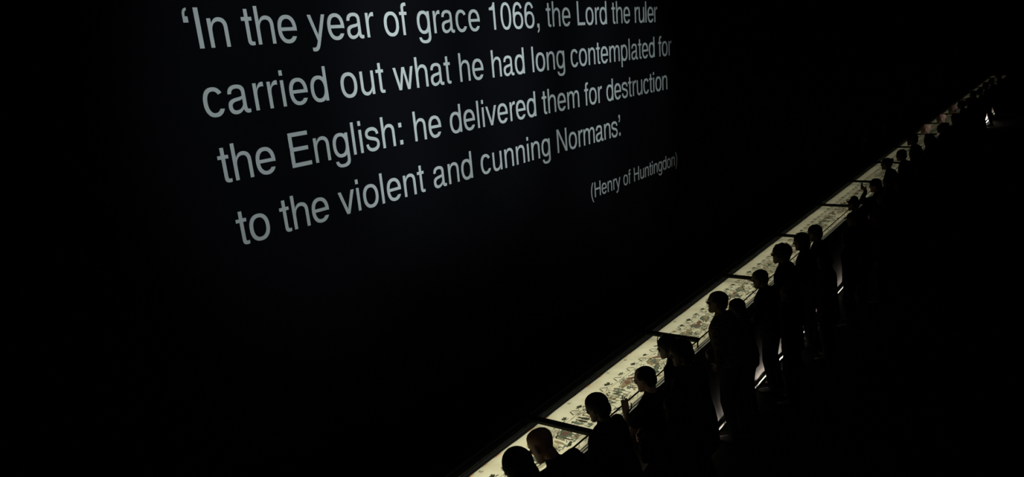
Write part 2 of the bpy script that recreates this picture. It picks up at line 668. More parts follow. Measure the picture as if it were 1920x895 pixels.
def ring(x0, y0, x1, y1, tx, ty, a0=0.0, a1=360.0, b0=None, b1=None, n=44, e=2.28):
    cx, cy, rx, ry = (x0 + x1) / 2, (y0 + y1) / 2, (x1 - x0) / 2, (y1 - y0) / 2
    b0 = a0 if b0 is None else b0
    b1 = a1 if b1 is None else b1
    o_, i_ = [], []
    for k_ in range(n + 1):
        s = k_ / n
        o_.append(sup(cx, cy, rx, ry, R(a0 + (a1 - a0) * s), e))
        i_.append(sup(cx, cy, rx - tx, ry - ty, R(b0 + (b1 - b0) * s), e))
    return ('strip', o_, i_)


def stroke(pts, wd):
    o_, i_ = [], []
    for i, p in enumerate(pts):
        a, c_ = pts[max(0, i - 1)], pts[min(len(pts) - 1, i + 1)]
        dx, dy = c_[0] - a[0], c_[1] - a[1]
        l = math.hypot(dx, dy)
        o_.append((p[0] - dy / l * wd / 2, p[1] + dx / l * wd / 2))
        i_.append((p[0] + dy / l * wd / 2, p[1] - dx / l * wd / 2))
    return ('strip', o_, i_)


def arch(xl, xr, w=84, top=538):
    m = (xl + xr - w) / 2 + w * .45
    k_ = (xr - xl) / 342.0
    return path((xl - 20, 250), (xl - 20, 400), (xl, 430), ((xl + 40 * k_, 502), (xl + 95 * k_, top), (xl + 165 * k_, top)),
                ((xl + 275 * k_, top), (xr, 472), (xr, 360)), (xr, 0), (xr - w, 0), (xr - w, 340), ((xr - w, 428), (xr - w - 40 * k_, 464), (xl + 148 * k_, 464)),
                ((xl + 65 * k_, 464), (xl, 400), (xl, 285)), (xl, 250))


def shift(pc, dx, dy):
    return (pc[0],) + tuple([(p[0] + dx, p[1] + dy) for p in l] for l in pc[1:])


COMMA = path((87, 0), (87, 106), (191, 106), (191, -18), ((191, -95), (155, -138), (92, -147)), (92, -104), ((124, -96), (141, -60), (141, 0)))
QR = [path((53, 612), (53, 718), (157, 718), (157, 590), ((157, 510), (122, 470), (58, 461)), (58, 504), ((90, 512), (107, 545), (107, 612)))]
QL = [('poly', [(222 - x, 1182 - y) for x, y in QR[0][1]])]
G = {
    'o': [ring(35, -14, 521, 538, 90, 76)], '0': [ring(37, -19, 519, 703, 88, 74)],
    'n': [rect(65, 0, 149, 523), arch(149, 491)], 'h': [rect(65, 0, 149, 718), arch(149, 491)],
    'm': [rect(65, 0, 149, 523), arch(149, 459), arch(459, 769)],
    'u': [('poly', [(557 - x, 523 - y) for x, y in arch(149, 489)[1]]), rect(405, 0, 489, 523)],
    'r': [rect(77, 0, 161, 523), path((150, 280), (150, 380), (161, 400), ((190, 490), (240, 538), (305, 538)), (332, 535), (332, 447), ((316, 451), (300, 452), (285, 452)), ((205, 450), (161, 400), (161, 285)))],
    'd': [ring(35, -15, 499, 538, 88, 76), rect(415, 0, 499, 718)], 'p': [ring(58, -15, 517, 538, 88, 76), rect(58, -207, 142, 523)],
    'g': [ring(40, 0, 499, 538, 88, 74), rect(415, 20, 499, 523), path((499, 40), (499, -60), ((499, -170), (420, -220), (280, -220)), ((150, -220), (70, -175), (60, -75)), (145, -75), ((152, -125), (200, -150), (275, -150)), ((370, -150), (415, -115), (415, -40)), (415, 40))],
    'e': [ring(40, -15, 516, 538, 90, 76, -6, 331, -6, 318), rect(105, 230, 510, 298)],
    'c': [ring(30, -15, 486, 538, 90, 76, 33, 333, 38, 322)],
    'a': [path((58, 372), ((62, 480), (140, 538), (262, 538)), ((390, 538), (452, 490), (452, 400)), (452, 120), ((452, 75), (465, 58), (495, 58)), ((508, 58), (518, 60), (530, 63)), (530, -4), ((510, -12), (493, -15), (475, -15)), ((415, -15), (382, 15), (372, 65)), (368, 150), (368, 385), ((368, 440), (330, 466), (258, 466)), ((185, 466), (147, 435), (142, 372))),
          path((375, 325), ((345, 300), (290, 302), (215, 290)), ((95, 272), (36, 230), (36, 135)), ((36, 40), (100, -15), (195, -15)), ((270, -15), (330, 20), (378, 75)), (378, 185), (368, 185), ((368, 110), (300, 56), (214, 56)), ((158, 56), (124, 85), (124, 138)), ((124, 185), (155, 213), (235, 226)), ((290, 236), (340, 238), (368, 262)))],
    's': [stroke([(418, 368)] + bez((418, 368), (412, 460), (335, 500), (245, 500), 10) + bez((245, 500), (150, 500), (76, 462), (76, 390), 10) + bez((76, 390), (76, 318), (150, 300), (250, 278), 10) + bez((250, 278), (350, 256), (422, 232), (422, 150), 10) + bez((422, 150), (422, 66), (345, 22), (250, 22), 10) + bez((250, 22), (150, 22), (76, 66), (72, 165), 10), 78)],
    't': [path((95, 669), (179, 669), (179, 115), ((179, 75), (190, 62), (222, 62)), ((235, 62), (245, 63), (257, 66)), (257, -1), ((235, -6), (220, -7), (200, -7)), ((130, -7), (95, 25), (95, 95))), rect(14, 453, 257, 523)],
    'f': [path((86, 0), (170, 0), (170, 590), ((170, 640), (190, 655), (228, 655)), ((240, 655), (250, 654), (262, 652)), (262, 726), ((245, 728), (230, 728), (215, 728)), ((130, 728), (86, 685), (86, 600))), rect(14, 453, 262, 523)],
    'y': [path((489, 523), (398, 523), (252, 112), (104, 523), (11, 523), (212, -2), (192, -58), ((170, -115), (145, -137), (100, -137)), ((85, -137), (68, -134), (48, -128)), (48, -204), ((75, -211), (95, -214), (120, -214)), ((205, -214), (245, -160), (280, -60)))],
    'v': [path((8, 523), (100, 523), (250, 105), (400, 523), (492, 523), (295, 0), (203, 0))],
    'w': [path((14, 523), (106, 523), (215, 118), (317, 523), (409, 523), (510, 118), (620, 523), (709, 523), (556, 0), (464, 0), (361, 405), (262, 0), (170, 0))],
    'i': [rect(67, 0, 151, 523), rect(67, 614, 151, 718)], 'l': [rect(67, 0, 151, 718)],
    'I': [rect(91, 0, 188, 718)], 'L': [rect(76, 0, 171, 718), rect(76, 0, 537, 85)],
    'E': [rect(86, 0, 181, 718), rect(86, 0, 616, 85), rect(86, 633, 600, 718), rect(86, 330, 570, 412)],
    'N': [path((76, 0), (76, 718), (184, 718), (556, 125), (556, 718), (646, 718), (646, 0), (538, 0), (166, 595), (166, 0))],
    'H': [rect(77, 0, 172, 718), rect(551, 0, 646, 718), rect(77, 330, 646, 415)],
    '1': [path((359, 0), (271, 0), (271, 505), (101, 505), (101, 568), ((220, 580), (265, 610), (290, 703)), (359, 703))],
    '6': [ring(38, -19, 518, 450, 88, 72), ring(38, -19, 518, 703, 88, 74, 32, 190, 36, 190)],
    ',': [COMMA], '.': [rect(87, 0, 191, 106)], ':': [rect(87, 0, 191, 106), rect(87, 410, 191, 516)],
    '‘': QL, '’': QR,
    '(': [path((235, 733), ((120, 570), (68, 410), (68, 263)), ((68, 110), (125, -50), (235, -207)), (299, -207), ((200, -50), (156, 110), (156, 263)), ((156, 420), (200, 575), (299, 733)))],
}
G[')'] = [('poly', [(333 - x, y) for x, y in G['('][0][1]])]
ADV = {' ': 278, '‘': 222, 'I': 278, 'n': 556, 't': 278, 'h': 556, 'e': 556, 'y': 500, 'a': 556, 'r': 333, 'o': 556, 'f': 278, 'g': 556, 'c': 500, '1': 556, '0': 556, '6': 556, ',': 278, 'L': 556, 'd': 556, 'u': 556, 'l': 222, 'i': 222, 'w': 722, 'm': 833, 'p': 556, 'E': 667, 's': 500, ':': 278, 'v': 500, 'N': 722, '.': 278, '’': 222, '(': 333, ')': 333, 'H': 722}
LINES = [
    ("‘In the year of grace 1066, the Lord the ruler", 0.0, 0.0, 1.0, (-1.2e-05, 9.8e-05, .004562, -.048885, .043268), (-.000495, .007841, -.00319)),
    ("carried out what he had long contemplated for", .2097, -1.2259, 1.0, (-8e-06, .000344, -.005862, .044166, -.072557), (-.000425, .006942, -.014266)),
    ("the English: he delivered them for destruction", .196, -2.4817, 1.0, (9e-06, -.000392, .004943, -.02407, .037767), (-.000353, .006293, -.018729)),
    ("to the violent and cunning Normans.’", .2865, -3.7477, 1.0, (-.000361, .009038, -.058842, .087934), (-.000337, .007317, -.03033)),
    ("(Henry of Huntingdon)", 13.908, -5.5504, .707, (-.005006, .021747), (.003872, -.015159)),
]
quote = empty('wall_quotation', (TX0, -0.003, TZ0))
tag(quote, 'five lines of large pale lettering on the black wall, quoting the year 1066', 'lettering')


def polyval(cs, x):
    r = 0.0
    for c_ in cs:
        r = r * x + c_
    return r


TH = 0.003
for (txt, lx, lz, sc, cxs, czs) in LINES:
    line = bpy.data.objects.new('attribution_line' if sc < 1 else 'lettering_line', None)
    line.empty_display_size = 0.1
    link(line, quote)
    pen = 0.0
    mb = MB()
    for ch in txt + ' ':
        if ch == ' ':
            if mb.v:
                mb.build('word', M_TEXT, line)
            mb = MB()
            pen += ADV[' ']
            continue
        kern = -0.235 if ch == '’' else 0.0
        ox = pen / 1000 * sc
        dx = polyval(cxs, ox + .25 * sc)
        dz = polyval(czs, ox + .25 * sc)

        def W(p, y):
            return ((lx + ox + dx + (p[0] / 1000 + kern) * sc) * EM, y, (lz + dz + p[1] / 1000 * sc) * EM)
        for ip, pc in enumerate(G[ch]):
            th = TH + .0005 * ip
            if pc[0] == 'poly':
                pts = pc[1]
                n = len(pts)
                tri = tessellate_polygon([[Vector((x, y, 0)) for x, y in pts]])
                fr = [W(p, -th) for p in pts]
                bk = [W(p, 0.002) for p in pts]
                mb.add(fr + bk, [tuple(t) for t in tri] + [(i, (i + 1) % n, n + (i + 1) % n, n + i) for i in range(n)])
            else:
                o_, i_ = pc[1], pc[2]
                n = len(o_)
                fr = [W(p, -th) for p in o_] + [W(p, -th) for p in i_]
                bk = [W(p, 0.002) for p in o_] + [W(p, 0.002) for p in i_]
                fs = [(i, i + 1, n + i + 1, n + i) for i in range(n - 1)]
                fs += [(i, i + 1, 2 * n + i + 1, 2 * n + i) for i in range(n - 1)]
                fs += [(n + i, n + i + 1, 3 * n + i + 1, 3 * n + i) for i in range(n - 1)]
                mb.add(fr + bk, fs)
        pen += ADV[ch]

# ------------------------------------------------------------------ people
SKIN = {'pale': mat('skin_pale', (0.44, 0.31, 0.24), 0.6), 'fair': mat('skin_fair', (0.34, 0.19, 0.14), 0.6), 'tan': mat('skin_tan', (0.20, 0.105, 0.07), 0.6), 'dark': mat('skin_shaded', (0.07, 0.040, 0.028), 0.65)}  # the darkest tone has the shade of silhouetted faces put into its colour
HAIRM = {'black': mat('hair_black', (0.006, 0.005, 0.004), 0.7, spec=0.15), 'brown': mat('hair_brown', (0.02, 0.012, 0.007), 0.7, spec=0.15),
         'grey': mat('hair_grey', (0.16, 0.15, 0.14), 0.8, spec=0.15), 'hat': mat('felt_hat', (0.012, 0.012, 0.014), 0.9)}
CLOTHM = {'black': mat('cloth_black', (0.008, 0.008, 0.009), 0.95, spec=0.08), 'navy': mat('cloth_navy', (0.012, 0.013, 0.032), 0.9, spec=0.12),
          'charcoal': mat('cloth_charcoal', (0.02, 0.02, 0.022), 0.95, spec=0.08), 'brown': mat('cloth_brown', (0.03, 0.02, 0.013), 0.95, spec=0.08),
          'denim': mat('cloth_denim', (0.015, 0.02, 0.035), 0.95, spec=0.08), 'green': mat('cloth_green', (0.014, 0.02, 0.012), 0.95, spec=0.08),
          'wine': mat('cloth_wine', (0.035, 0.008, 0.010), 0.95, spec=0.08)}


def plaid():
    m = bpy.data.materials.new('cloth_plaid')
    m.use_nodes = True
    nt = m.node_tree
    bs = nt.nodes['Principled BSDF']
    bs.inputs['Roughness'].default_value = 0.95
    bs.inputs['Specular IOR Level'].default_value = 0.08
    tc = nt.nodes.new('ShaderNodeTexCoord')
    prev = None
    for ax in ('X', 'Z'):
        w = nt.nodes.new('ShaderNodeTexWave')
        w.bands_direction = ax
        w.inputs['Scale'].default_value = 9
        nt.links.new(tc.outputs['Object'], w.inputs['Vector'])
        cr = nt.nodes.new('ShaderNodeValToRGB')
        cr.color_ramp.elements[0].position = 0.55
        cr.color_ramp.elements[0].color = (0, 0, 0, 1)
        cr.color_ramp.elements[1].position = 0.75
        cr.color_ramp.elements[1].color = (1, 1, 1, 1)
        nt.links.new(w.outputs['Fac'], cr.inputs[0])
        mx = nt.nodes.new('ShaderNodeMix')
        mx.data_type = 'RGBA'
        nt.links.new(cr.outputs[0], mx.inputs[0])
        if prev is None:
            mx.inputs[6].default_value = (0.02, 0.018, 0.02, 1)
        else:
            nt.links.new(prev.outputs[2], mx.inputs[6])
        mx.inputs[7].default_value = (0.11, 0.06, 0.045, 1) if ax == 'X' else (0.06, 0.06, 0.055, 1)
        prev = mx
    nt.links.new(prev.outputs[2], bs.inputs['Base Color'])
    return m


CLOTHM['plaid'] = plaid()
M_SHOE = mat('shoe_leather', (0.012, 0.010, 0.009), 0.5)
M_GLASSES = mat('spectacle_frame', (0.01, 0.01, 0.01), 0.4)
M_EYE = mat('eye_white', (0.6, 0.58, 0.55), 0.3)
M_PHONE = mat('phone_case', (0.01, 0.01, 0.012), 0.4)
M_BAND = mat('headband', (0.01, 0.01, 0.01), 0.5)

HEAD = [(-.117, .022, .086, .050), (-.102, .036, .095, .010), (-.078, .051, .092, -.030), (-.048, .061, .089, -.052), (-.015, .068, .090, -.075),
        (.022, .073, .092, -.092), (.052, .0745, .094, -.099), (.080, .070, .086, -.092), (.102, .056, .066, -.074), (.116, .032, .034, -.044)]


def head_shape(mb, fine=True):
    loops = []
    n = 28
    for (z, hw, yf, yb) in HEAD:
        cy, ry = (yf + yb) / 2, (yf - yb) / 2
        loops.append([Vector((*sup(0, cy, hw, ry, 2 * math.pi * j / n, 2.15), z)) for j in range(n)])
    mb.rings(loops)
    mb.capsule((0, .088, .030), (0, .113, -.014), .008, .0115, 10)       # nose
    mb.ellipsoid((0, .101, -.020), (.016, .013, .009), n=10, m=6)
    mb.capsule((-.030, .086, .037), (.030, .086, .037), .010, .010, 8)   # brow
    mb.ellipsoid((0, .091, -.049), (.021, .010, .0065), n=10, m=6)       # lips
    mb.ellipsoid((0, .089, -.061), (.017, .010, .006), n=10, m=6)
    mb.ellipsoid((0, .083, -.095), (.020, .016, .015), n=10, m=6)        # chin
    for s in (-1, 1):
        mb.ellipsoid((s * .045, .070, -.012), (.020, .018, .018), n=10, m=6)
        mb.ellipsoid((s * .076, -.010, -.002), (.010, .018, .031), rot=Matrix.Rotation(s * R(-18), 3, 'Z'), n=10, m=8)


def hair_shape(mb, style, rg):
    if style == 'short':
        mb.ellipsoid((0, -.012, .047), (.081, .100, .080), n=20, m=12)
        mb.ellipsoid((0, -.055, -.005), (.071, .052, .072), n=16, m=10)
    elif style == 'full':
        mb.ellipsoid((0, -.010, .048), (.090, .108, .090), n=20, m=12)
        mb.ellipsoid((0, -.052, -.012), (.083, .065, .085), n=16, m=10)
    elif style == 'bob':
        mb.ellipsoid((0, -.012, .048), (.090, .105, .088), n=20, m=12)
        mb.ellipsoid((0, -.048, -.030), (.092, .070, .110), n=16, m=10)
        for s in (-1, 1):
            mb.capsule((s * .078, -.005, .02), (s * .080, .015, -.085), .022, .020, 10)
    elif style == 'long':
        mb.ellipsoid((0, -.012, .046), (.086, .102, .085), n=20, m=12)
        mb.capsule((0, -.055, .0), (0, -.085, -.22), .078, .060, 14)
    elif style == 'curly':
        mb.ellipsoid((0, -.018, .045), (.088, .100, .085), n=20, m=12)
        mb.ellipsoid((0, -.055, -.02), (.080, .065, .085), n=16, m=10)
        for _ in range(90):
            t, f_ = rg.uniform(0, 6.283), rg.uniform(-.6, 1.0)
            q = math.sqrt(max(0, 1 - f_ * f_))
            p = Vector((math.cos(t) * q * .092, math.sin(t) * q * .104 - .024, f_ * .092 + .036))
            if p.y > .055 and p.z < .055:
                continue
            mb.ellipsoid(p, (.020, .020, .020), n=8, m=6)
    elif style == 'bun':
        mb.ellipsoid((0, -.012, .046), (.082, .101, .082), n=20, m=12)
        mb.ellipsoid((0, -.055, -.005), (.072, .054, .072), n=16, m=10)
        mb.ellipsoid((0, -.105, .075), (.040, .038, .040), n=12, m=8)
    elif style == 'cap':
        mb.ellipsoid((0, -.006, .058), (.086, .106, .078), n=20, m=12)
        mb.ellipsoid((0, .098, .046), (.062, .062, .010), n=16, m=6)
        mb.ellipsoid((0, -.058, -.008), (.068, .048, .058), n=12, m=8)
    elif style == 'hat':
        mb.ellipsoid((0, -.004, .050), (.125, .142, .016), n=24, m=6)
        mb.capsule((0, -.004, .055), (0, -.004, .105), .086, .070, 18)
        mb.ellipsoid((0, -.058, -.010), (.068, .048, .060), n=12, m=8)
    elif style == 'hood':
        mb.ellipsoid((0, -.015, .030), (.098, .112, .112), n=20, m=12)
        mb.ellipsoid((0, -.055, -.06), (.094, .080, .110), n=16, m=10)
    elif style == 'fringe':                       # thin hair round the back of a bald head
        mb.ellipsoid((0, -.055, -.005), (.074, .053, .055), n=16, m=10)


def hand_shape(mb, wrist, fdir, pnorm, sgn, curl=0.6, spread=0.06, fr=.0082, thumb_side=1):
    """palm, four separate fingers of unequal length and a thumb from the side of the palm"""
    f = Vector(fdir).normalized()
    n = Vector(pnorm)
    n = (n - f * n.dot(f)).normalized()
    s = f.cross(n) * sgn                                     # towards the thumb
    w = Vector(wrist)
    mb.capsule(w, w + f * .025, .026, .028, 10)
    for t in (-.026, -.009, .009, .026):
        mb.capsule(w + f * .02 + s * t * .7, w + f * .085 + s * t, .014, .0125, 8)
    lens = ((.030, .024, .020, -.029), (.040, .030, .022, -.010), (.044, .032, .023, .010), (.039, .029, .022, .030))
    for i, (a, b_, c_, off) in enumerate(lens):
        p = w + f * (.088 if i else .080) + s * off
        ang = 0.15
        side = off * spread * 12
        for L, rr in ((a, 1.0), (b_, .92), (c_, .84)):
            ang += curl * (.8 + .1 * i)
            d = f * math.cos(ang) + n * math.sin(ang) + s * side * .35
            q = p + d.normalized() * L
            mb.capsule(p, q, fr * rr, fr * rr * .93, 8, 2)
            p = q
    p = w + f * .030 + s * .030
    for L, d, rr in ((.038, s * .75 + f * .6 + n * .25, 1.25), (.030, s * .25 + f * .85 + n * .45, 1.1), (.024, f * .8 + n * .6 - s * .1, 1.0)):
        q = p + d.normalized() * L
        mb.capsule(p, q, fr * rr, fr * rr * .95, 8, 2)
        p = q


def ik(sh, wr, l1, l2, pole):
    d = wr - sh
    L = d.length
    if L > (l1 + l2) * .995:
        wr = sh + d.normalized() * (l1 + l2) * .995
        d = wr - sh
        L = d.length
    a = (l1 * l1 - l2 * l2 + L * L) / (2 * L)
    h = math.sqrt(max(0.0, l1 * l1 - a * a))
    u_ = d.normalized()
    p = Vector(pole) - u_ * Vector(pole).dot(u_)
    p.normalize()
    return sh + u_ * a + p * h, wr


def person(top, label, yaw=0.0, lean=12, pitch=22, turn=0, hair='short', hairc='black', skin='dark', topc='black', legc='charcoal',
           build=1.08, left='front', right='front', hs=1.06, stance=.10, coat=False, glasses=False, voxel=.010, extra=None, hip=0.02, fem=False, shorts=False):
    rg = random.Random(sum(ord(c_) for c_ in label))
    rl = R(lean)

    def bend(p):
        p = Vector(p)
        q = Vector((p.x, p.y, p.z))
        if p.z > .95:
            dz = p.z - .95
            q.y = p.y * math.cos(rl) + dz * math.sin(rl)
            q.z = .95 + dz * math.cos(rl) - p.y * math.sin(rl)
        f_ = min(1, max(0, p.z / .95))
        q.y += hip * f_
        return q

    def head_tf(p):
        p = Vector(p)
        p = p * hs
        p.z -= -.07
        p = Matrix.Rotation(R(turn), 3, 'Z') @ (Matrix.Rotation(-R(pitch) + rl * .55, 3, 'X') @ p)
        return bend(Vector((0, .012, 1.548))) + p

    rz = R(yaw)
    for _try in range(12):                                   # step back until the toes clear the plinth
        hv = MB()
        head_shape(hv)
        hv.xform(head_tf)
        tz = max(hv.v, key=lambda q: q[2])
        hairmb = MB()
        if hair != 'bald':
            hair_shape(hairmb, hair, rg)
            hairmb.xform(head_tf)
            t2 = max(hairmb.v, key=lambda q: q[2])
            tz = t2 if t2[2] > tz[2] else tz
        s = top[2] / tz[2]
        off = Matrix.Rotation(rz, 3, 'Z') @ Vector((tz[0] * s, tz[1] * s, 0))
        base = Vector((top[0] - off.x, top[1] - 5.0 - off.y, 0))
        d_ = base.y + .182 * s - (T(base.x, .914, 0).y - .012)
        if d_ <= 0 or _try == 11:
            break
        step_ = min(d_, .05)
        hip += step_ * .55
        rl += step_ * .9
    root = empty('person', base, rz)
    tag(root, label, 'person', 'visitors standing along the display case')
    inv = Matrix.Rotation(-rz, 3, 'Z')

    def loc(p):                                             # world (y in case units) -> person space before scaling
        q = inv @ (Vector((p[0], p[1] - 5.0, p[2])) - base)
        return q / s

    bw = build
    shw = .178 if not fem else .160
    # rail position in person space
    railp = inv @ (T(top[0], .610, 1.055) - base)
    ry = railp.y / s
    rzz = 1.062 / s

    # ---- arms
    arms = []
    for sd, mode in ((-1, left), (1, right)):
        sh = bend((sd * shw * (0.55 + .45 * bw), -.005, 1.405))
        l1, l2 = .285, .255
        fd, pn, cu = None, None, .5
        if mode == 'rail':
            wr = Vector((sd * .20, ry - .050, rzz + .045))
            pole = (sd * .5, -.55, -.6)
            fd, pn, cu = (-sd * .15, 1, -.10), (0, .1, -1), .62
        elif mode == 'forearm':
            wr = Vector((sd * .06, ry - .02, rzz + .045))
            pole = (sd * 1.0, -.2, -.5)
            fd, pn, cu = (-sd * .9, .5, -.05), (0, .1, -1), .5
        elif mode == 'front':
            wr = bend((sd * .07, .215 * bw, 1.03 + .02 * sd))
            pole = (sd * 1.0, -.5, -.6)
            fd, pn, cu = (-sd * .9, .15, -.2), (0, -1, 0), .4
        elif mode == 'down':
            wr = bend((sd * (.215 + .05 * bw), .0, .86))
            pole = (sd * .3, -1, 0)
            fd, pn, cu = (0, .12, -1), (-sd, .1, 0), .35
        elif mode == 'hip':
            wr = bend((sd * .185, .07, .955))
            pole = (sd * 1.0, -.65, 0)
            fd, pn, cu = (-sd * .2, .6, -.8), (-sd, 0, 0), .3
        elif mode == 'chin':
            wr = head_tf((sd * .03, .10, -.235))
            pole = (sd * .7, .2, -1)
            fd, pn, cu = (-sd * .1, .1, 1), (0, -1, .1), .9
        elif mode[0] == 'at':
            wr = loc(mode[1])
            pole = mode[2]
            fd, pn, cu = mode[3], mode[4], mode[5]
        el, wr = ik(sh, wr, l1, l2, pole)
        arms.append((sd, mode, sh, el, wr, fd, pn, cu))

    body = MB()
    body.v, body.f, body.mi = list(hv.v), list(hv.f), list(hv.mi)
    nb = bend((0, -.012, 1.435))
    hb = head_tf((0, -.030, -.055))
    body.capsule(nb, hb, .057 * (.9 if fem else 1), .054 * (.9 if fem else 1), 14)

    def torso(mb, k, add, z0, z1):
        n = 26
        prof_ = [(.84, .160, .115, 0), (.92, .168, .118, 0), (1.00, .160, .112, .0), (1.10, .148 * (.94 if fem else 1), .108, .003), (1.20, .155, .112, .005), (1.30, .168, .116, .004), (1.38, .172 if not fem else .156, .104, -.004),
                 (1.43, .140 if not fem else .128, .082, -.012), (1.47, .080, .062, -.014)]
        loops = []
        for (z, rx, ry_, cy) in prof_:
            if z < z0 - 1e-6 or z > z1 + 1e-6:
                continue
            rx, ry_ = rx * bw * k + add, ry_ * (.35 + .65 * bw) * k + add
            loops.append([bend((sup(0, cy, rx, ry_, 2 * math.pi * j / n, 2.4)[0], sup(0, cy, rx, ry_, 2 * math.pi * j / n, 2.4)[1], z)) for j in range(n)])
        mb.rings(loops)

    torso(body, .93, 0, .84, 1.47)
    legs = []
    for sd in (-1, 1):
        hp = bend((sd * .085, 0, .90))
        kn = Vector((sd * (.05 + stance * .55), .035 + hip * .5, .49))
        an = Vector((sd * (stance + .005), -.015, .085))
        legs.append((sd, hp, kn, an))
        body.capsule(hp, kn, .078 * (.5 + .5 * bw), .052, 14)
        body.capsule(kn, (kn * .6 + an * .4) + Vector((0, -.018, 0)), .050, .050, 12)
        body.capsule((kn * .6 + an * .4) + Vector((0, -.018, 0)), an, .050, .036, 12)
        body.capsule(an + Vector((0, -.02, -.04)), an + Vector((sd * .010, .105, -.062)), .028, .017, 10)
    for (sd, mode, sh, el, wr, fd, pn, cu) in arms:
        body.capsule(bend((sd * .10, -.008, 1.41)), sh, .052, .050, 12)
        body.capsule(sh, el, .047, .037, 12)
        body.capsule(el, el * .65 + wr * .35, .038, .036, 12)
        body.capsule(el * .65 + wr * .35, wr, .036, .025, 12)
        hand_shape(body, wr, fd, pn, sd if mode not in ('chin',) else -sd, cu)
    body.xform(lambda p: p * s)
    bo = organic(body, 'body', SKIN[skin], root, voxel * .72, 2)

    # ---- clothing
    shirt = MB()
    lo = .84 if coat else .92
    torso(shirt, 1.04, .012, lo if not coat else .84, 1.47)
    shirt.capsule(bend((0, -.014, 1.44)), bend((0, -.004, 1.475)), .075, .066, 16)
    if coat:
        loops = []
        for z, rx, ry_ in ((.66, .20, .155), (.80, .19, .145), (.93, .182, .135)):
            loops.append([bend((*sup(0, 0, rx * bw, ry_ * (.4 + .6 * bw), 2 * math.pi * j / 26, 2.4), z)) for j in range(26)])
        shirt.rings(loops)
    for (sd, mode, sh, el, wr, fd, pn, cu) in arms:
        short = isinstance(mode, tuple) and len(mode) > 6 and mode[6] == 'bare'
        shirt.capsule(bend((sd * .10, -.008, 1.405)), sh, .066, .064, 14)
        if short:
            shirt.capsule(sh, sh.lerp(el, .62), .062, .056, 14)
        else:
            shirt.capsule(sh, el, .062, .051, 14)
            shirt.capsule(el, el.lerp(wr, .93), .051, .038, 14)
    shirt.xform(lambda p: p * s)
    organic(shirt, 'jacket' if coat else 'shirt', CLOTHM[topc], root, voxel, 3)

    tr = MB()
    n = 26
    loops = []
    for (z, rx, ry_) in ((.80, .165, .122), (.86, .172, .126), (.93, .170, .122), (.985, .158, .114)):
        loops.append([bend((*sup(0, 0, rx * bw * 1.02 + .004, ry_ * (.35 + .65 * bw) + .006, 2 * math.pi * j / n, 2.4), z)) for j in range(n)])
    tr.rings(loops)
    for (sd, hp, kn, an) in legs:
        tr.capsule(hp, kn, .094 * (.45 + .55 * bw), .069, 16)
        if not shorts:
            mid = kn.lerp(an, .45) + Vector((0, -.012, 0))
            tr.capsule(kn, mid, .069, .064, 16)
            tr.capsule(mid, an + Vector((0, -.005, .01)), .064, .055, 16)
    tr.xform(lambda p: p * s)
    organic(tr, 'shorts' if shorts else 'trousers', CLOTHM[legc], root, voxel * 1.1, 3)
    for (sd, hp, kn, an) in legs:
        sh_ = MB()
        c0 = Vector((an.x, an.y, 0))
        lo_ = []
        for (z, rx, yf, yb, dx) in ((.0, .040, .185, -.085, 0), (.012, .047, .192, -.092, 0), (.035, .047, .188, -.090, 0), (.055, .043, .130, -.085, 0), (.085, .041, .060, -.072, 0), (.105, .040, .050, -.066, 0)):
            lo_.append([c0 + Vector((*sup(sd * .012 * (1 if j < 0 else 1), (yf + yb) / 2, rx, (yf - yb) / 2, 2 * math.pi * j / 20, 2.3), z)) for j in range(20)])
        sh_.rings(lo_)
        sh_.xform(lambda p: p * s)
        sh_.build('shoe', M_SHOE, root, smooth=True)
    if hair != 'bald' and hairmb.v:
        hairmb.xform(lambda p: p * s)
        organic(hairmb, {'cap': 'flat_cap', 'hat': 'brimmed_hat', 'hood': 'hood'}.get(hair, 'hair'), HAIRM['hat'] if hair in ('cap', 'hat', 'hood') else HAIRM[hairc], root, voxel * .6, 1 if hair in ('curly', 'hat') else 2)
    if voxel < .012:
        for sd in (-1, 1):
            e_ = MB()
            e_.ellipsoid((sd * .031, .0845, .018), (.0115, .0115, .0105), n=10, m=8)
            e_.xform(lambda p: head_tf(p) * s)
            e_.build('eye', M_EYE, root, smooth=True)
    if glasses:
        g_ = MB()
        for sd in (-1, 1):
            pr = None
            for j in range(13):
                t = 2 * math.pi * j / 12
                p = Vector((sd * .034 + .024 * math.cos(t), .108, .016 + .019 * math.sin(t)))
                if pr is not None:
                    g_.capsule(pr, p, .0022, .0022, 6, 1)
                pr = p
            g_.capsule((sd * .058, .108, .020), (sd * .079, .0, .018), .0022, .0022, 6, 1)
        g_.capsule((-.010, .109, .020), (.010, .109, .020), .0022, .0022, 6, 1)
        g_.xform(lambda p: head_tf(p) * s)
        g_.build('spectacles', M_GLASSES, root)
    if extra == 'headband':
        g_ = MB()
        pr = None
        for j in range(17):
            t = math.pi * j / 16
            p = Vector((.098 * math.cos(t), .045 + .02 * math.sin(t), .045 + .098 * math.sin(t)))
            if pr is not None:
                g_.capsule(pr, p, .005, .005, 8, 2)
            pr = p
        g_.xform(lambda p: head_tf(p) * s)
        g_.build('sunglasses', M_BAND, root)
    return root, (lambda p: base + (Matrix.Rotation(rz, 3, 'Z') @ (Vector(p) * s))), arms, s


def hold_phone(pos, yaw, tilt, label):
    mb = MB()
    mb.box(-.075, .075, -.004, .004, -.037, .037)
    o = mb.build('phone', M_PHONE, None, 0.003)
    o.location = pos
    o.rotation_euler = (R(tilt), 0, R(yaw))
    return tag(o, label, 'phone')


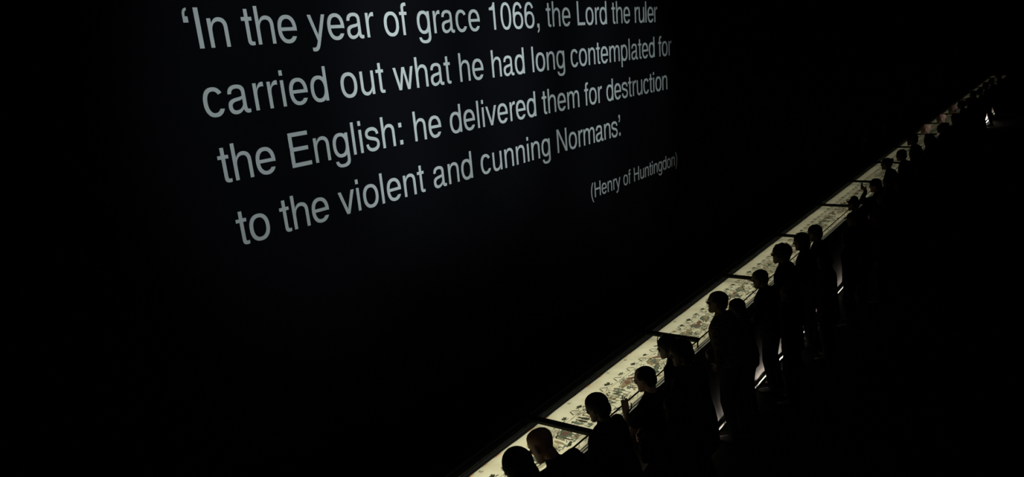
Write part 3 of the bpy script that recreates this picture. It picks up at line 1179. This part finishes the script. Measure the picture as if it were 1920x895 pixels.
V1, V2, V3 = .0085, .012, .019
person((3.81, 3.00, 1.755), 'hooded visitor cut off by the bottom edge, leftmost head against the lit cloth', hair='hood', turn=-10, pitch=30, voxel=V1, lean=15, hs=1.1, build=1.0)
person((4.36, 3.15, 1.60), 'bald visitor in a navy jacket leaning over the case, hand at the chin', hair='bald', skin='tan', topc='navy', coat=True, build=1.35, lean=44, pitch=50, voxel=V1, left='chin', hip=-.06, hs=1.14)
person((5.08, 3.10, 1.61), 'broad dark-haired visitor bending behind the bald navy-jacketed one', hair='full', build=1.3, lean=17, pitch=28, voxel=V1, glasses=True, coat=True)
person((5.75, 2.98, 1.605), 'spectacled visitor with one bare hand raised over the cloth', hair='short', skin='fair', build=1.15, lean=14, pitch=20, voxel=.0075, glasses=True,
       left=('at', (5.66, 3.16, 1.135), (-.9, -.2, -1), (.08, .10, 1), (.75, .6, 0), .33, 'bare'))
person((6.74, 3.26, 1.51), 'visitor with sunglasses pushed up on the hair, head beside another head', hair='full', lean=16, pitch=24, voxel=V1, extra='headband', fem=True, hs=1.12)
person((6.22, 2.85, 1.72), 'broad visitor standing right behind the one with sunglasses on the hair', hair='full', build=1.25, lean=13, pitch=20, voxel=V1, coat=True)
person((7.69, 3.10, 1.705), 'tall visitor in a plaid shirt, face in clear profile', hair='short', topc='plaid', lean=9, pitch=6, turn=4, voxel=.0075, left='hip', stance=.13, build=1.15, glasses=True)
person((8.17, 3.08, 1.475), 'short visitor close behind the tall one in plaid', hair='full', topc='charcoal', lean=13, pitch=16, voxel=V1, fem=True, stance=.12)
person((9.06, 3.10, 1.565), 'upright visitor with cropped hair and spectacles looking down at the case', hair='short', lean=12, pitch=18, voxel=V1, glasses=True, stance=.12, build=1.15)
person((9.81, 3.10, 1.72), 'tall curly-haired visitor, first of three heads in a row', hair='curly', lean=12, pitch=12, voxel=V1, stance=.12, coat=True, build=1.12)
person((10.70, 3.10, 1.64), 'visitor with a dark bob between the curly-haired one and a short-haired one', hair='bob', lean=13, pitch=18, voxel=V2, fem=True, stance=.12, coat=True)
person((11.43, 3.15, 1.58), 'short-haired visitor, last of the three heads in a row', hair='full', lean=13, pitch=16, voxel=V2, stance=.14)
person((12.85, 2.95, 1.47), 'short visitor in a flat cap beside the bare white lip of the case', hair='cap', lean=14, pitch=20, voxel=V2, stance=.14)
person((13.86, 3.20, 1.52), 'visitor in a dark brimmed hat beyond the flat cap', hair='hat', lean=14, pitch=8, voxel=V2, build=1.15)
person((15.05, 3.12, 1.60), 'visitor holding up a phone above the case', hair='full', lean=14, pitch=16, voxel=V2, skin='fair',
       left=('at', (14.90, 3.24, 1.40), (-.6, -.3, -1), (.1, .8, .6), (.9, .1, 0), .5))
hold_phone((15.04, -1.655, 1.475), 20, 12, 'dark phone held up over the display case')
person((17.35, 3.40, 1.60), 'slim visitor with hair in a bun, half way along the case', hair='bun', lean=14, pitch=18, voxel=V3, fem=True)
person((16.30, 3.15, 1.42), 'short visitor just before the one with the bun', hair='long', lean=14, pitch=20, voxel=V3, fem=True)
person((18.5, 3.35, 1.60), 'stout visitor just beyond the one with the bun', hair='full', topc='charcoal', lean=14, pitch=18, voxel=V3, build=1.25)
person((20.02, 3.40, 1.73), 'tall dark-haired visitor standing before the row of bald heads', hair='full', lean=12, pitch=12, voxel=V3, build=1.15)
person((22.1, 3.52, 1.68), 'bald visitor, nearest of three lit bald heads', hair='bald', lean=16, pitch=14, voxel=V3, skin='pale', hs=1.15)
person((24.4, 3.52, 1.665), 'bald visitor, middle of three lit bald heads', hair='bald', topc='charcoal', lean=16, pitch=14, voxel=V3, skin='pale', hs=1.15)
person((26.6, 3.55, 1.67), 'bald visitor, farthest of three lit bald heads', hair='fringe', hairc='grey', lean=16, pitch=14, voxel=V3, skin='pale', hs=1.15)
# second row, standing behind the others
person((4.70, 2.42, 1.57), 'visitor of the second row behind the broad dark-haired one', hair='full', lean=6, pitch=10, voxel=V2, coat=True, build=1.2, left='down', right='down')
person((5.40, 2.55, 1.58), 'visitor of the second row behind the one with the raised hand', hair='bob', lean=6, pitch=10, voxel=V2, coat=True, build=1.25, fem=True, left='down', right='down')
person((8.80, 2.70, 1.50), 'visitor of the second row between the spectacled one and the curly-haired one', hair='short', lean=6, pitch=10, voxel=V2, build=1.1, stance=.13, left='down', right='down')
person((10.30, 2.70, 1.50), 'visitor of the second row behind the one with the bob', hair='full', lean=6, pitch=10, voxel=V2, coat=True, build=1.15, stance=.11, left='down', right='down')
person((11.70, 2.75, 1.47), 'visitor of the second row standing with feet apart, nearer than the flat cap', hair='short', lean=6, pitch=10, voxel=V2, build=1.1, stance=.17, left='down', right='down')
person((12.90, 2.60, 1.48), 'visitor of the second row behind the flat cap', hair='long', lean=6, pitch=10, voxel=V2, build=1.1, fem=True, coat=True, stance=.11, left='down', right='down')
person((14.40, 2.85, 1.48), 'visitor of the second row behind the brimmed hat', hair='short', lean=6, pitch=10, voxel=V3, build=1.2, coat=True, left='down', right='down')
person((15.60, 2.80, 1.48), 'visitor of the second row behind the one with the phone', hair='full', lean=6, pitch=10, voxel=V3, build=1.2, coat=True, left='down', right='down')
FARP = [(21.0, 3.2, 1.5, 'long', 'visitor with long hair between the tall one and the first bald head'), (23.2, 3.3, 1.55, 'short', 'visitor between the first and second bald heads'),
        (25.5, 3.3, 1.55, 'cap', 'capped visitor between the second and third bald heads'), (28.2, 3.5, 1.66, 'full', 'visitor with thick hair just beyond the last bald head'),
        (29.8, 3.5, 1.58, 'bob', 'visitor with a bob far along the case'), (31.3, 3.55, 1.66, 'short', 'tall visitor far along the case, fifth from the far end'),
        (33.0, 3.55, 1.60, 'cap', 'capped visitor far along the case, fourth from the far end'), (35.0, 3.6, 1.63, 'full', 'visitor far along the case, third from the far end'),
        (37.3, 3.65, 1.60, 'short', 'visitor far along the case, second from the far end'), (40.2, 3.7, 1.62, 'long', 'visitor with long hair at the far end of the case')]
for i, (x, y, z, hs, lb) in enumerate(FARP):
    person((x, y, z), lb, hair=hs, topc=('black', 'charcoal', 'navy', 'brown')[i % 4], legc=('charcoal', 'denim', 'black')[i % 3], lean=12, pitch=14, voxel=.024, fem=(hs in ('long', 'bob')), build=(1.0, 1.1, 1.2)[i % 3])
